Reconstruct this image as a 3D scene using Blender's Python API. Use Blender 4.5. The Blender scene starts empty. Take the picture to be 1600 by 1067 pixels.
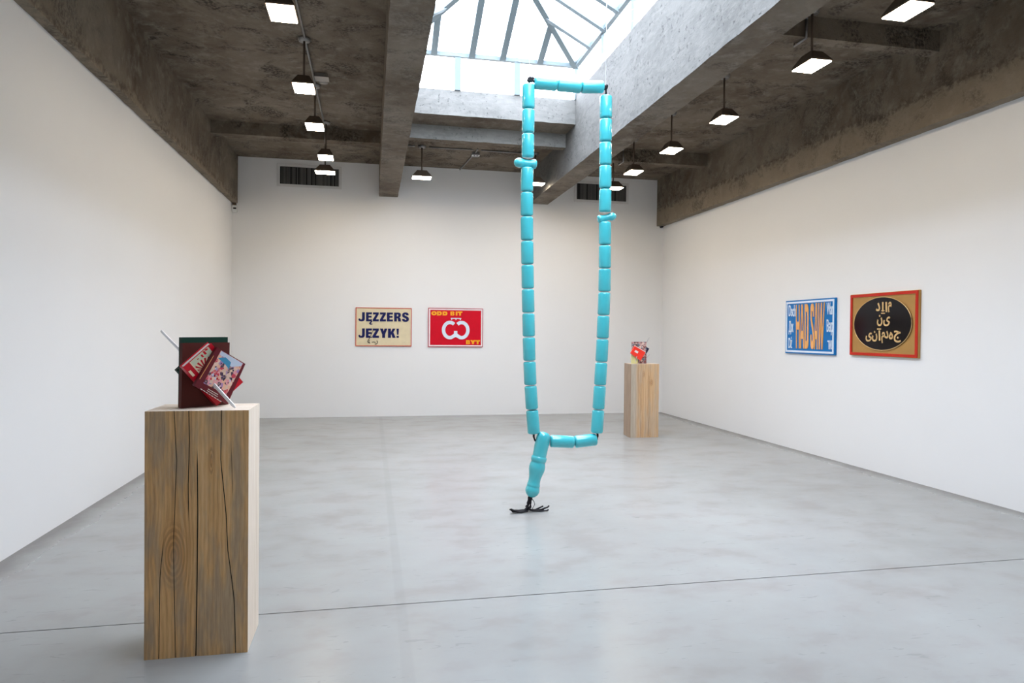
import bpy, bmesh, math, random
from mathutils import Vector, Matrix
from mathutils.geometry import tessellate_polygon
random.seed(7)
S = bpy.context.scene
COL = S.collection

# ------------------------------------------------------------------ camera
FPX, EYE = 1072.3, 1.5
RIGHT = Vector((0.97956473, -0.20090904, 0.00940746))
DOWN = Vector((0.0067968, -0.0136801, -0.99988332))
FWD = Vector((0.20101429, 0.97951438, -0.01203501))
cam_data = bpy.data.cameras.new('camera')
cam_data.sensor_width = 36.0
cam_data.lens = FPX / 1600 * 36
cam_data.clip_start = 0.05
cam = bpy.data.objects.new('camera', cam_data)
COL.objects.link(cam)
m = Matrix((RIGHT, -DOWN, -FWD)).transposed().to_4x4()
m.translation = (0, 0, EYE)
cam.matrix_world = m
S.camera = cam

# ------------------------------------------------------------------ exposure, sky, portals
S.view_settings.view_transform = 'Standard'
S.view_settings.look = 'None'
S.view_settings.gamma = 1
S.view_settings.use_curve_mapping = False
S.view_settings.exposure = 1.62
SKY = 5.2
world = bpy.data.worlds.new('overcast_sky')
S.world = world
world.use_nodes = True
wn = world.node_tree.nodes
wn['Background'].inputs[0].default_value = (0.88, 0.935, 1.06, 1)
wn['Background'].inputs[1].default_value = SKY
LAMP_GLOW = 20.0


def at(p, P0, n):
    """the point on the plane (P0, n) that is seen at photograph pixel p"""
    d = RIGHT * ((p[0] - 800) / FPX) + DOWN * ((p[1] - 533.5) / FPX) + FWD
    c = Vector((0, 0, EYE))
    n = Vector(n)
    return c + d * ((Vector(P0) - c).dot(n) / d.dot(n))


# ------------------------------------------------------------------ materials
class NT:
    def __init__(self, name):
        self.m = bpy.data.materials.new(name)
        self.m.use_nodes = True
        self.t = self.m.node_tree
        self.b = self.t.nodes['Principled BSDF']
        self.out = self.t.nodes['Material Output']

    def n(self, kind, ins=None, **props):
        x = self.t.nodes.new('ShaderNode' + kind)
        for k, v in props.items():
            setattr(x, k, v)
        for k, v in (ins or {}).items():
            self.put(x.inputs[k], v)
        return x

    def put(self, sock, v):
        if isinstance(v, bpy.types.NodeSocket):
            self.t.links.new(v, sock)
        elif isinstance(v, bpy.types.Node):
            self.t.links.new(v.outputs[0], sock)
        else:
            if sock.type == 'RGBA' and len(v) == 3:
                v = (*v, 1)
            sock.default_value = v

    def bsdf(self, **kw):
        for k, v in kw.items():
            self.put(self.b.inputs[k.replace('_', ' ')], v)

    def math(self, op, a, b=0.0, clamp=False):
        return self.n('Math', {0: a, 1: b}, operation=op, use_clamp=clamp).outputs[0]

    def mix(self, f, a, b, blend='MIX'):
        x = self.n('Mix', data_type='RGBA', blend_type=blend)
        self.put(x.inputs['Factor'], f)
        self.put(x.inputs['A'], a)
        self.put(x.inputs['B'], b)
        return x.outputs['Result']

    def ramp(self, f, *stops):
        x = self.n('ValToRGB', {0: f})
        e = x.color_ramp.elements
        while len(e) < len(stops):
            e.new(0.5)
        for el, (p, c) in zip(e, stops):
            el.position = p
            el.color = (*c, 1) if not isinstance(c, (int, float)) else (c, c, c, 1)
        return x.outputs[0]

    def obj(self, scale=(1, 1, 1)):
        tc = self.n('TexCoord')
        return self.n('Mapping', {0: tc.outputs['Object'], 3: scale}).outputs[0]

    def noise(self, vec, scale, detail=4, rough=0.55, dist=0.0):
        return self.n('TexNoise', {'Vector': vec, 'Scale': scale, 'Detail': detail, 'Roughness': rough, 'Distortion': dist}).outputs[0]

    def bump(self, h, strength=0.3, dist=0.01):
        x = self.n('Bump', {'Height': h, 'Strength': strength, 'Distance': dist})
        self.t.links.new(x.outputs[0], self.b.inputs['Normal'])


def srgb(r, g, b):
    f = lambda c: c / 12.92 if c <= 0.04045 else ((c + 0.055) / 1.055) ** 2.4
    return tuple(f(v / 255) for v in (r, g, b))


def plain(name, col, rough=0.5, metal=0.0, coat=0.0, spec=0.28):
    k = NT(name)
    # a whisper of unevenness so no surface is perfectly flat in tone
    v = k.noise(k.obj(), 9.0, 3)
    c2 = tuple(c * 0.9 for c in col)
    k.bsdf(Base_Color=k.ramp(v, (0.3, col), (0.8, c2)), Roughness=rough, Metallic=metal)
    k.b.inputs['Specular IOR Level'].default_value = spec
    k.b.inputs['Coat Weight'].default_value = coat
    return k.m


def glow(name, col, strength):
    k = NT(name)
    k.bsdf(Base_Color=col, Emission_Color=col, Emission_Strength=strength)
    return k.m


def mat_wall():
    k = NT('white_wall_paint')
    v = k.noise(k.obj(), 0.7, 3)
    k.bsdf(Base_Color=k.ramp(v, (0.3, (0.80, 0.80, 0.80)), (0.75, (0.82, 0.82, 0.82))), Roughness=0.62)
    k.bump(k.noise(k.obj(), 60, 3), 0.05, 0.002)
    return k.m


def mat_concrete(name, tint=(1, 1, 1), stretch=(1, 1, 1), patches=0.85, seam=None):
    k = NT(name)
    o = k.obj(stretch)
    big = k.noise(o, 1.1, 6, 0.62, 0.3)
    mid = k.noise(o, 6.0, 8, 0.68, 0.2)
    fine = k.noise(o, 34, 6, 0.7)
    T = lambda *c: tuple(a * b for a, b in zip(c, tint))
    base = k.ramp(big, (0.30, T(.100, .074, .052)), (0.5, T(.185, .150, .114)), (0.70, T(.275, .240, .195)))
    base = k.mix(k.ramp(mid, (0.40, 0.0), (0.62, 0.75)), base, k.ramp(mid, (0.45, T(.15, .120, .09)), (0.75, T(.30, .27, .23))))
    if seam is not None:
        # a pour line: paler lower lift, dark ragged joint
        z = k.n('SeparateXYZ', {0: k.obj()}).outputs[2]
        dz = k.math('ADD', k.math('SUBTRACT', z, seam), k.math('ADD', k.math('MULTIPLY', k.math('SUBTRACT', mid, 0.5), 0.16), k.math('MULTIPLY', k.math('SUBTRACT', big, 0.5), 0.22)))
        base = k.mix(k.ramp(dz, (0.0, 0.55), (0.03, 0.0)), base, T(.30, .25, .19))
        rag = k.math('MULTIPLY', k.ramp(k.math('ABSOLUTE', dz), (0.010, 0.6), (0.05, 0.0)), k.ramp(k.noise(k.obj(), 14, 5, 0.7), (0.44, 1.0), (0.56, 0.0)))
        base = k.mix(rag, base, T(.04, .032, .025))
    patch = k.math('MULTIPLY', k.ramp(k.noise(o, 2.2, 5, 0.7, 0.6), (0.50, 0.0), (0.62, 1.0)),
                   k.ramp(fine, (0.45, 1.0), (0.56, 0.0)))
    base = k.mix(k.math('MULTIPLY', patch, patches), base, T(.035, .028, .022))
    pale = k.ramp(k.noise(o, 3.4, 7, 0.7, 0.9), (0.64, 0.0), (0.74, 0.5))
    base = k.mix(pale, base, T(.36, .33, .29))
    k.bsdf(Base_Color=base, Roughness=0.85)
    k.b.inputs['Specular IOR Level'].default_value = 0.25
    h = k.math('ADD', k.math('MULTIPLY', mid, 0.6), k.math('MULTIPLY', fine, 0.3))
    h = k.math('SUBTRACT', h, k.math('MULTIPLY', patch, 0.5))
    k.bump(h, 0.55, 0.03)
    return k.m


def mat_skylit_concrete(name, t):
    """pitted concrete with sky light painted into its tone"""
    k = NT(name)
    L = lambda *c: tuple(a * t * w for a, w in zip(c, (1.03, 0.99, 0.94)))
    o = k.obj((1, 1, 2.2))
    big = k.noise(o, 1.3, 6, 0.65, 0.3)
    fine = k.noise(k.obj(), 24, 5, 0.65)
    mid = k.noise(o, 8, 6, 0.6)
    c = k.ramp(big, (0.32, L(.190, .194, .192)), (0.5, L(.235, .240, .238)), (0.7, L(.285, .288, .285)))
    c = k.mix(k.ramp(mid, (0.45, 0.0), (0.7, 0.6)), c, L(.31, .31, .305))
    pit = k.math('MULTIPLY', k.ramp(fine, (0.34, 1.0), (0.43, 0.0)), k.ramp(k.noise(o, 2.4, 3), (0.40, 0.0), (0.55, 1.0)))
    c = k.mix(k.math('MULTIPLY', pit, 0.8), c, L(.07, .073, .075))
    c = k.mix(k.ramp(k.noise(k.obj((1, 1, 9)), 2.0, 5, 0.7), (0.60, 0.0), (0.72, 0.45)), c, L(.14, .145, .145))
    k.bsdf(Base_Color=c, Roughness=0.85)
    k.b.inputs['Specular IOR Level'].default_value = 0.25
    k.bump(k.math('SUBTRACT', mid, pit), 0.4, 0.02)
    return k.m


def mat_floor():
    k = NT('polished_concrete_floor')
    o = k.obj()
    sep = k.n('SeparateXYZ', {0: o})
    X, Y = sep.outputs[0], sep.outputs[1]
    big = k.noise(o, 0.6, 5, 0.55, 0.2)
    mid = k.noise(k.obj((1, 1.4, 1)), 2.2, 4, 0.55, 0.1)
    fine = k.noise(o, 26, 5, 0.7)
    c = k.ramp(big, (0.3, (.285, .283, .275)), (0.5, (.318, .317, .310)), (0.72, (.355, .355, .349)))
    c = k.mix(k.ramp(mid, (0.40, 0.0), (0.80, 0.45)), c, (.375, .405, .398))
    c = k.mix(k.ramp(mid, (0.22, 0.5), (0.46, 0.0)), c, (.250, .222, .215))
    c = k.mix(k.ramp(fine, (0.62, 0.0), (0.80, 0.22)), c, (.22, .22, .22))
    # unpolished border that the grinder could not reach, along both side walls
    wob = k.math('MULTIPLY', k.math('SUBTRACT', k.noise(o, 1.6, 6, 0.7), 0.5), 0.35)
    dl = k.math('ADD', k.math('SUBTRACT', X, -2.33), wob)
    dr = k.math('ADD', k.math('SUBTRACT', 5.50, X), wob)
    d = k.math('MINIMUM', dl, dr)
    edge = k.ramp(d, (0.03, 0.75), (0.20, 0.0))
    c = k.mix(edge, c, (.21, .20, .19))
    # tape ghosts and a hairline
    for val, coord, w, a in ((0.17, X, .035, .16), (9.35, Y, .03, .22)):
        g = k.ramp(k.math('ABSOLUTE', k.math('SUBTRACT', k.math('ADD', coord, k.math('MULTIPLY', wob, 0.03)), val)), (w * 0.6, a), (w, 0.0))
        c = k.mix(g, c, (.22, .22, .22))
    # scattered scuffs
    sc = k.ramp(k.noise(k.obj((1.2, 5, 1)), 5.5, 3, 0.5, 1.2), (0.66, 0.0), (0.70, 0.5))
    c = k.mix(sc, c, (.24, .24, .24))
    r = k.ramp(edge, (0.0, 0.27), (0.8, 0.6))
    k.bsdf(Base_Color=c, Roughness=r)
    k.b.inputs['Specular IOR Level'].default_value = 0.27
    return k.m


def mat_wood(name, dark, mid_, light, grain=42.0, knots=(), grey=None, grey_at=None):
    """grain runs along Z; x is the face's width"""
    k = NT(name)
    o = k.obj()
    sep = k.n('SeparateXYZ', {0: o})
    X, Y, Z = sep.outputs
    mask = None
    rings = []
    xw = X
    for kx, kz, sx, sz, amp in knots:
        a = k.math('DIVIDE', k.math('SUBTRACT', X, kx), sx)
        b = k.math('DIVIDE', k.math('SUBTRACT', Z, kz), sz)
        r2 = k.math('ADD', k.math('MULTIPLY', a, a), k.math('MULTIPLY', b, b))
        g = k.math('POWER', 2.718, k.math('MULTIPLY', r2, -1.0))
        mask = g if mask is None else k.math('MAXIMUM', mask, g)
        xw = k.math('SUBTRACT', xw, k.math('MULTIPLY', k.math('MULTIPLY', a, g), amp))
        rr = k.math('SINE', k.math('MULTIPLY', k.math('SQRT', r2), 30.0 if sx > .04 else 14.0))
        rings.append((g, rr))
    wav = k.noise(k.n('CombineXYZ', {0: k.math('MULTIPLY', X, 3.0), 1: k.math('MULTIPLY', Y, 3.0), 2: k.math('MULTIPLY', Z, 1.3)}).outputs[0], 1.6, 3)
    xg = k.math('ADD', xw, k.math('MULTIPLY', wav, 0.035))
    gv = k.n('CombineXYZ', {0: xg, 1: Y, 2: k.math('MULTIPLY', Z, 0.05)}).outputs[0]
    ring = k.math('SINE', k.math('MULTIPLY', k.math('ADD', xg, k.math('MULTIPLY', Y, 0.7)), grain * 6.28))
    ring = k.math('ADD', k.math('MULTIPLY', ring, 0.5), 0.5)
    fib = k.noise(gv, grain * 3.2, 4, 0.7)
    broad = k.noise(gv, 9.0, 3, 0.6)
    tone = k.math('ADD', k.math('ADD', k.math('MULTIPLY', ring, 0.09), k.math('MULTIPLY', fib, 0.45)), k.math('MULTIPLY', broad, 0.50))
    c = k.ramp(tone, (0.30, dark), (0.52, mid_), (0.74, light))
    if mask is not None:
        c = k.mix(k.math('MULTIPLY', mask, 0.55), c, tuple(a * 0.85 for a in (mid_[0] * 1.05, mid_[1] * .85, mid_[2] * .65)))
        for g, rr in rings:
            line = k.ramp(k.math('ADD', k.math('MULTIPLY', rr, 0.5), k.math('MULTIPLY', fib, 0.5)), (0.15, 0.38), (0.55, 0.0))
            c = k.mix(k.math('MULTIPLY', k.ramp(g, (0.25, 0.0), (0.6, 1.0)), line), c, tuple(a * 0.55 for a in dark))
    if grey:
        st = k.noise(k.n('CombineXYZ', {0: k.math('MULTIPLY', X, 2.0), 1: Y, 2: k.math('MULTIPLY', Z, 0.42)}).outputs[0], 5.0, 4, 0.6)
        f = k.ramp(st, (0.44, 0.0), (0.60, 0.75))
        if grey_at is not None:
            f = k.math('MAXIMUM', k.math('MULTIPLY', f, 0.5), k.ramp(k.math('SUBTRACT', k.math('ADD', X, k.math('MULTIPLY', wav, 0.05)), grey_at), (0.0, 0.8), (0.05, 0.0)))
        c = k.mix(f, c, k.ramp(fib, (0.35, tuple(g * 0.75 for g in grey)), (0.7, grey)))
    k.bsdf(Base_Color=c, Roughness=0.68)
    k.b.inputs['Specular IOR Level'].default_value = 0.3
    k.bump(k.math('ADD', fib, k.math('MULTIPLY', ring, 0.2)), 0.12, 0.004)
    return k.m


def mat_glass():
    k = NT('clear_skylight_glass')
    tr = k.n('BsdfTransparent', {0: (.95, .97, .98)})
    gl = k.n('BsdfGlossy', {0: (1, 1, 1), 'Roughness': 0.03})
    mx = k.n('MixShader', {0: 0.06, 1: tr.outputs[0], 2: gl.outputs[0]})
    k.t.links.new(mx.outputs[0], k.out.inputs[0])
    return k.m


def mat_mosaic(name, cols, scale):
    """busy printed picture: patches of flat colours"""
    k = NT(name)
    v = k.n('TexVoronoi', {'Vector': k.obj(), 'Scale': scale, 'Randomness': 1.0})
    sepc = k.n('SeparateColor', {0: v.outputs['Color']})
    st = [(i / len(cols), c) for i, c in enumerate(cols)]
    r = k.n('ValToRGB', {0: sepc.outputs[0]})
    r.color_ramp.interpolation = 'CONSTANT'
    e = r.color_ramp.elements
    while len(e) < len(st):
        e.new(0.5)
    for el, (p, c) in zip(e, st):
        el.position = p
        el.color = (*c, 1)
    v2 = k.noise(k.obj(), scale * 1.7, 3)
    c = k.mix(k.ramp(v2, (0.5, 0.0), (0.62, 0.6)), r.outputs[0], srgb(228, 190, 170))
    k.bsdf(Base_Color=c, Roughness=0.35)
    return k.m


M = dict(
    wall=mat_wall(),
    conc=mat_concrete('weathered_concrete', patches=0.45),
    side=mat_concrete('weathered_side_beam_concrete', (0.92, 0.90, 0.86), patches=0.5, seam=3.88),
    side_left=mat_concrete('stained_side_beam_concrete', (0.92, 0.90, 0.86), patches=0.5, seam=3.715),
    slab=mat_concrete('stained_slab_concrete', (0.98, 0.96, 0.93)),
    curb=mat_skylit_concrete('skylit_well_concrete', 0.56),  # same concrete on faces toward the opening, cool sky light put into the colour
    end_curb=mat_skylit_concrete('skylit_end_curb_concrete', 0.86),
    rib_skylit=mat_skylit_concrete('skylit_pale_rib_concrete', 1.25),  # pale paint patches, face brightened further to stand in for sky light
    floor=mat_floor(),
    glass=mat_glass(),
    bars=plain('pale_blue_grey_paint', (.20, .245, .265), 0.5),
    teal=plain('turquoise_gloss_plastic', srgb(72, 190, 200), 0.22, coat=0.6, spec=0.5),
    cord=plain('black_cord', (.012, .010, .013), 0.7),
    steel=plain('brushed_steel', (.62, .63, .65), 0.28, 1.0),
    conduit=plain('galvanised_conduit', (.30, .29, .28), 0.45, 0.7),
    housing=plain('dark_bronze_housing', (.13, .095, .07), 0.5, 0.2),
    blade=plain('pale_polished_blade', (.88, .88, .90), 0.3, 0.2),
    glow=glow('warm_led_diffuser', (1.0, .84, .64), LAMP_GLOW),
    grille=plain('grey_grille_metal', (.16, .155, .15), 0.5, 0.2),
    grille_dark=plain('dark_duct', (.02, .02, .02), 0.8),
    grille_frame=plain('off_white_grille_frame', (.70, .69, .68), 0.5),
    white=plain('white_plastic', (.75, .75, .74), 0.4),
    black=plain('black_gloss', (.008, .007, .009), 0.10, spec=0.22),
    joint=plain('dark_joint_sealant', (.045, .030, .028), 0.8),
    cream=plain('cream_panel', srgb(226, 212, 178), 0.3),
    red_edge=plain('brick_red_edge', srgb(200, 70, 52), 0.35),
    navy=plain('navy_print', srgb(20, 24, 84), 0.35),
    ink=plain('black_ink', (.02, .02, .025), 0.5),
    red=plain('crimson_panel', srgb(214, 4, 36), 0.3),
    pink_white=plain('white_print', srgb(240, 228, 230), 0.35),
    wine=plain('wine_edge', srgb(176, 70, 84), 0.35),
    yellow=plain('amber_print', srgb(250, 178, 40), 0.35),
    blue=plain('blue_panel', srgb(0, 112, 184), 0.25),
    ice=plain('ice_white_print', srgb(222, 236, 250), 0.35),
    orange=plain('pale_orange_print', srgb(236, 172, 104), 0.35),
    gold=plain('gold_panel', srgb(186, 144, 84), 0.3, 0.35),
    gold_light=plain('light_gold_print', srgb(222, 186, 130), 0.3, 0.2),
    red_frame=plain('signal_red_frame', srgb(196, 42, 26), 0.3),
    green=plain('dark_green_cloth', srgb(2, 52, 38), 0.6),
    brown=plain('oxblood_cloth', srgb(86, 32, 24), 0.65),
    bred=plain('red_book_cover', srgb(200, 14, 36), 0.35),
    maroon=plain('maroon_book_cover', srgb(104, 22, 34), 0.35),
    pages=plain('paper_pages', srgb(236, 226, 220), 0.8),
    sage=plain('sage_print', srgb(206, 208, 180), 0.4),
    peach=plain('peach_print', srgb(240, 214, 180), 0.4),
    sky_print=plain('pale_sky_print', srgb(206, 216, 232), 0.4),
    teal_print=plain('blue_roof_print', srgb(70, 150, 186), 0.4),
    vermilion=plain('vermilion_book_cover', srgb(250, 62, 46), 0.4),
    navy_book=plain('navy_book_cover', srgb(34, 34, 70), 0.5),
    lime=plain('pale_lime_book_cover', srgb(216, 210, 150), 0.5),
    crowd=mat_mosaic('crowd_picture', [srgb(232, 150, 160), srgb(70, 40, 70), srgb(236, 180, 150), srgb(206, 60, 80), srgb(222, 190, 170), srgb(170, 130, 180), srgb(240, 200, 180)], 60),
    floral=mat_mosaic('patterned_cover', [srgb(120, 60, 62), srgb(190, 150, 150), srgb(90, 120, 140), srgb(150, 80, 84), srgb(224, 200, 190), srgb(70, 50, 60)], 42),
    fresh=mat_wood('fresh_cut_pine', srgb(206, 186, 164), srgb(228, 212, 194), srgb(240, 230, 216), 30),
    aged=mat_wood('aged_brown_pine', srgb(164, 120, 74), srgb(218, 172, 116), srgb(238, 202, 152), 52,
                  [(-0.100, 0.47, 0.060, 0.15, 0.055), (0.060, 0.90, 0.013, 0.07, 0.008)], srgb(178, 158, 132)),
    two_tone=mat_wood('two_tone_pine', srgb(170, 126, 88), srgb(206, 168, 126), srgb(222, 190, 152), 26,
                      [(0.10, 0.80, 0.03, 0.05, 0.03), (-0.02, 0.92, 0.02, 0.05, 0.03)], srgb(190, 182, 168), -0.12),
    grey_wood=mat_wood('weathered_side_pine', srgb(120, 98, 80), srgb(160, 138, 118), srgb(184, 164, 144), 24),
    crack=plain('dark_crack', (.03, .022, .016), 0.9),
)


# ------------------------------------------------------------------ builders
def link(o, parent=None):
    COL.objects.link(o)
    if parent is not None:
        o.parent = parent
    return o


def origin_of(parent):
    v = Vector((0, 0, 0))
    while parent is not None:
        v += parent.location
        parent = parent.parent
    return v


def mesh(name, verts, faces, mat, parent=None, smooth=False, mats=None, idx=None, bevel=0.0, bseg=2):
    off = origin_of(parent)
    me = bpy.data.meshes.new(name)
    me.from_pydata([tuple(Vector(v) - off) for v in verts], [], faces)
    for mm in (mats or [mat]):
        me.materials.append(mm)
    if idx:
        for p, i in zip(me.polygons, idx):
            p.material_index = i
    bm = bmesh.new()
    bm.from_mesh(me)
    bmesh.ops.recalc_face_normals(bm, faces=bm.faces)
    if bevel:
        bmesh.ops.bevel(bm, geom=bm.edges[:], offset=bevel, segments=bseg, affect='EDGES', profile=0.5)
    bm.to_mesh(me)
    bm.free()
    if smooth:
        for p in me.polygons:
            p.use_smooth = True
    return link(bpy.data.objects.new(name, me), parent)


CUBE_F = [(0, 1, 3, 2), (4, 6, 7, 5), (0, 4, 5, 1), (2, 3, 7, 6), (0, 2, 6, 4), (1, 5, 7, 3)]


def cube_v(a, b):
    return [(x, y, z) for x in (a[0], b[0]) for y in (a[1], b[1]) for z in (a[2], b[2])]


def boxes(name, list_, mat, parent=None, bevel=0.0):
    V, F = [], []
    for a, b in list_:
        n = len(V)
        V += cube_v(a, b)
        F += [tuple(i + n for i in f) for f in CUBE_F]
    return mesh(name, V, F, mat, parent, bevel=bevel)


def prism(name, poly, vec, mat, parent=None, bevel=0.0, **kw):
    """poly: 3D polygon, extruded by vec"""
    n = len(poly)
    vec = Vector(vec)
    V = [Vector(p) for p in poly] + [Vector(p) + vec for p in poly]
    F = [tuple(range(n)), tuple(range(2 * n - 1, n - 1, -1))] + [(i, (i + 1) % n, n + (i + 1) % n, n + i) for i in range(n)]
    return mesh(name, V, F, mat, parent, bevel=bevel, **kw)


def sweep_vf(pts, r, sides=8, flat=None):
    """tube (or flattened bar) through pts"""
    pts = [Vector(p) for p in pts]
    V, F = [], []
    for i, p in enumerate(pts):
        t = (pts[min(i + 1, len(pts) - 1)] - pts[max(i - 1, 0)]).normalized()
        up = Vector((0, 0, 1)) if abs(t.z) < 0.95 else Vector((0, 1, 0))
        a = t.cross(up).normalized()
        b = a.cross(t).normalized()
        rr = r[i] if isinstance(r, (list, tuple)) else r
        for j in range(sides):
            w = 2 * math.pi * j / sides
            V.append(p + a * math.cos(w) * rr * (flat or 1) + b * math.sin(w) * rr)
    for i in range(len(pts) - 1):
        for j in range(sides):
            q = (j + 1) % sides
            F.append((i * sides + j, i * sides + q, (i + 1) * sides + q, (i + 1) * sides + j))
    F.append(tuple(range(sides)))
    F.append(tuple(range((len(pts) - 1) * sides, len(pts) * sides)))
    return V, F


def tube(name, pts, r, mat, parent=None, sides=8, flat=None):
    V, F = sweep_vf(pts, r, sides, flat)
    return mesh(name, V, F, mat, parent, smooth=sides > 6)


def tubes(name, lists, r, mat, parent=None, sides=6):
    V, F = [], []
    for pts in lists:
        v, f = sweep_vf(pts, r, sides)
        n = len(V)
        V += v
        F += [tuple(i + n for i in q) for q in f]
    return mesh(name, V, F, mat, parent, smooth=True)


def lathe(name, A, B, prof, mat, parent=None, sides=28):
    """prof: (fraction along A->B, radius)"""
    A, B = Vector(A), Vector(B)
    t = (B - A).normalized()
    up = Vector((0, 1, 0)) if abs(t.y) < 0.9 else Vector((1, 0, 0))
    a = t.cross(up).normalized()
    b = a.cross(t).normalized()
    V, F = [], []
    for f, r in prof:
        for j in range(sides):
            w = 2 * math.pi * j / sides
            V.append(A + (B - A) * f + a * math.cos(w) * r + b * math.sin(w) * r)
    n = len(prof)
    for i in range(n - 1):
        for j in range(sides):
            q = (j + 1) % sides
            F.append((i * sides + j, i * sides + q, (i + 1) * sides + q, (i + 1) * sides + j))
    F.append(tuple(range(sides)))
    F.append(tuple(range((n - 1) * sides, n * sides)))
    o = mesh(name, V, F, mat, parent, smooth=True)
    return o


def thing(name, loc, label, cat, group=None):
    o = bpy.data.objects.new(name, None)
    o.empty_display_size = 0.1
    COL.objects.link(o)
    o.location = loc
    o['label'] = label
    o['category'] = cat
    if group:
        o['group'] = group
    return o


def tag(o, label, cat, group=None):
    o['label'] = label
    o['category'] = cat
    if group:
        o['group'] = group
    return o


def struct(o, label=None):
    o['kind'] = 'structure'
    if label:
        o['label'] = label
    return o


def copy_tree(o, parent=None):
    c = o.copy()
    COL.objects.link(c)
    c.parent = parent
    for ch in list(o.children):
        copy_tree(ch, c)
    return c


def rough_beam(name, x0, x1, y0, y1, z0, z1, mat, along='y', jit=0.003, step=0.12, lit_face=None):
    """a cast concrete beam with slightly uneven arrises"""
    L0, L1 = (y0, y1) if along == 'y' else (x0, x1)
    n = max(2, int((L1 - L0) / step))
    V, F = [], []
    for i in range(n + 1):
        t = L0 + (L1 - L0) * i / n
        c = [(x0, z0), (x1, z0), (x1, z1), (x0, z1)] if along == 'y' else [(y0, z0), (y1, z0), (y1, z1), (y0, z1)]
        for k, (a, z) in enumerate(c):
            j = (lambda: random.uniform(-jit, jit)) if k < 2 else (lambda: 0.0)
            a2, z2 = a + j(), z + j()
            V.append((a2, t, z2) if along == 'y' else (t, a2, z2))
    for i in range(n):
        for k in range(4):
            q = (k + 1) % 4
            F.append((i * 4 + k, i * 4 + q, i * 4 + 4 + q, i * 4 + 4 + k))
    F += [(0, 1, 2, 3), tuple(n * 4 + k for k in range(4))]
    if lit_face:                                    # (face number, material with light painted in): 0 soffit, 1 far side, 3 near side
        idx = [1 if k == lit_face[0] else 0 for i in range(n) for k in range(4)] + [0, 0]
        return struct(mesh(name, V, F, None, mats=[mat, lit_face[1]], idx=idx))
    return struct(mesh(name, V, F, mat))


# ------------------------------------------------------------------ room shell
XL, XR, YB, YF = -2.327, 5.498, 12.397, -3.2
ZC = 4.4625
L1, L2, R1, R2, ZBM = 0.117, 0.445, 2.849, 3.195, 3.897     # the two long ceiling beams
SX0, SX1, SY0, SY1 = 0.28, 2.849, 1.30, 9.50                # skylight opening
JY = 3.82                                                   # saw-cut joint


def build_floor():
    V, F, idx = [], [], []
    ja, jb = (XL, JY - 0.032), (XR, JY + 0.038)
    g = 0.0045
    def slab(p, mi):
        n = len(V)
        V.extend([(x, y, z) for z in (p[4], p[5]) for x, y in p[:4]])
        for f in ((0, 1, 2, 3), (7, 6, 5, 4), (0, 4, 5, 1), (1, 5, 6, 2), (2, 6, 7, 3), (3, 7, 4, 0)):
            F.append(tuple(i + n for i in f))
            idx.append(mi)
    slab(((XL - .2, YF - .2), (XR + .2, YF - .2), (XR + .2, jb[1] - g), (XL - .2, ja[1] - g), -0.15, 0.0), 0)
    slab(((XL - .2, ja[1] + g), (XR + .2, jb[1] + g), (XR + .2, YB + .2), (XL - .2, YB + .2), -0.15, 0.0), 0)
    slab(((XL - .2, ja[1] - g), (XR + .2, jb[1] - g), (XR + .2, jb[1] + g), (XL - .2, ja[1] + g), -0.15, -0.006), 1)
    return struct(mesh('floor', V, F, None, mats=[M['floor'], M['joint']], idx=idx))


build_floor()
struct(boxes('wall_left', [((XL - .2, YF - .2, 0), (XL, YB + .2, ZC))], M['wall']))
struct(boxes('wall_right', [((XR, YF - .2, 0), (XR + .2, YB + .2, ZC))], M['wall']))
struct(boxes('wall_back', [((XL, YB, 0), (XR, YB + .2, ZC))], M['wall']))
struct(boxes('wall_front', [((XL, YF - .2, 0), (XR, YF, ZC))], M['wall']))
struct(boxes('ceiling', [
    ((XL - .2, YF - .2, ZC), (L1, YB + .2, ZC + .3)),
    ((R2, YF - .2, ZC), (XR + .2, YB + .2, ZC + .3)),
    ((L1, 10.08, ZC), (R2, YB + .2, ZC + .3)),
    ((L1, YF - .2, ZC), (R2, 0.85, ZC + .3))], M['slab']))
rough_beam('trim_1', XL, -2.237, YF, YB, 3.665, ZC, M['side_left'])
rough_beam('trim_2', 5.365, XR, YF, YB, 3.582, ZC, M['side'])
rough_beam('trim_3', L1, L2, YF, YB, ZBM, ZC, M['conc'], lit_face=(1, M['curb']))
rough_beam('trim_4', R1, R2, YF, YB, ZBM, ZC, M['conc'], lit_face=(3, M['curb']))
# cross ribs of the slab, bay by bay
rough_beam('trim_5', -2.237, L1, 10.36, 10.55, 4.285, ZC, M['slab'], 'x')
rough_beam('trim_6', -2.237, L1, 5.22, 5.38, 4.275, ZC, M['slab'], 'x')
rough_beam('trim_7', L2, R1, 10.0, 10.15, 4.30, ZC + .04, M['conc'], 'x', lit_face=(3, M['rib_skylit']))
rough_beam('trim_8', R2, 5.365, 5.71, 5.85, 4.265, ZC, M['slab'], 'x')
rough_beam('trim_9', R2, 5.365, 10.40, 10.56, 4.262, ZC, M['slab'], 'x')
# concrete curbs that carry the skylight
ZCB, ZCS, ZE, ZRI = 4.85, 4.93, 5.335, 6.02
rough_beam('trim_10', L2, R1, SY1, 10.1, ZC + .04, ZCB, M['conc'], 'x', lit_face=(3, M['end_curb']))
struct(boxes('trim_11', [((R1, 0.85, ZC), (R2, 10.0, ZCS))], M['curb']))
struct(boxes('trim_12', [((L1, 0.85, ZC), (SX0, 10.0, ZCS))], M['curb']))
struct(boxes('trim_13', [((L2, 0.85, ZC), (R1, SY0, ZCB))], M['curb']))

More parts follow.
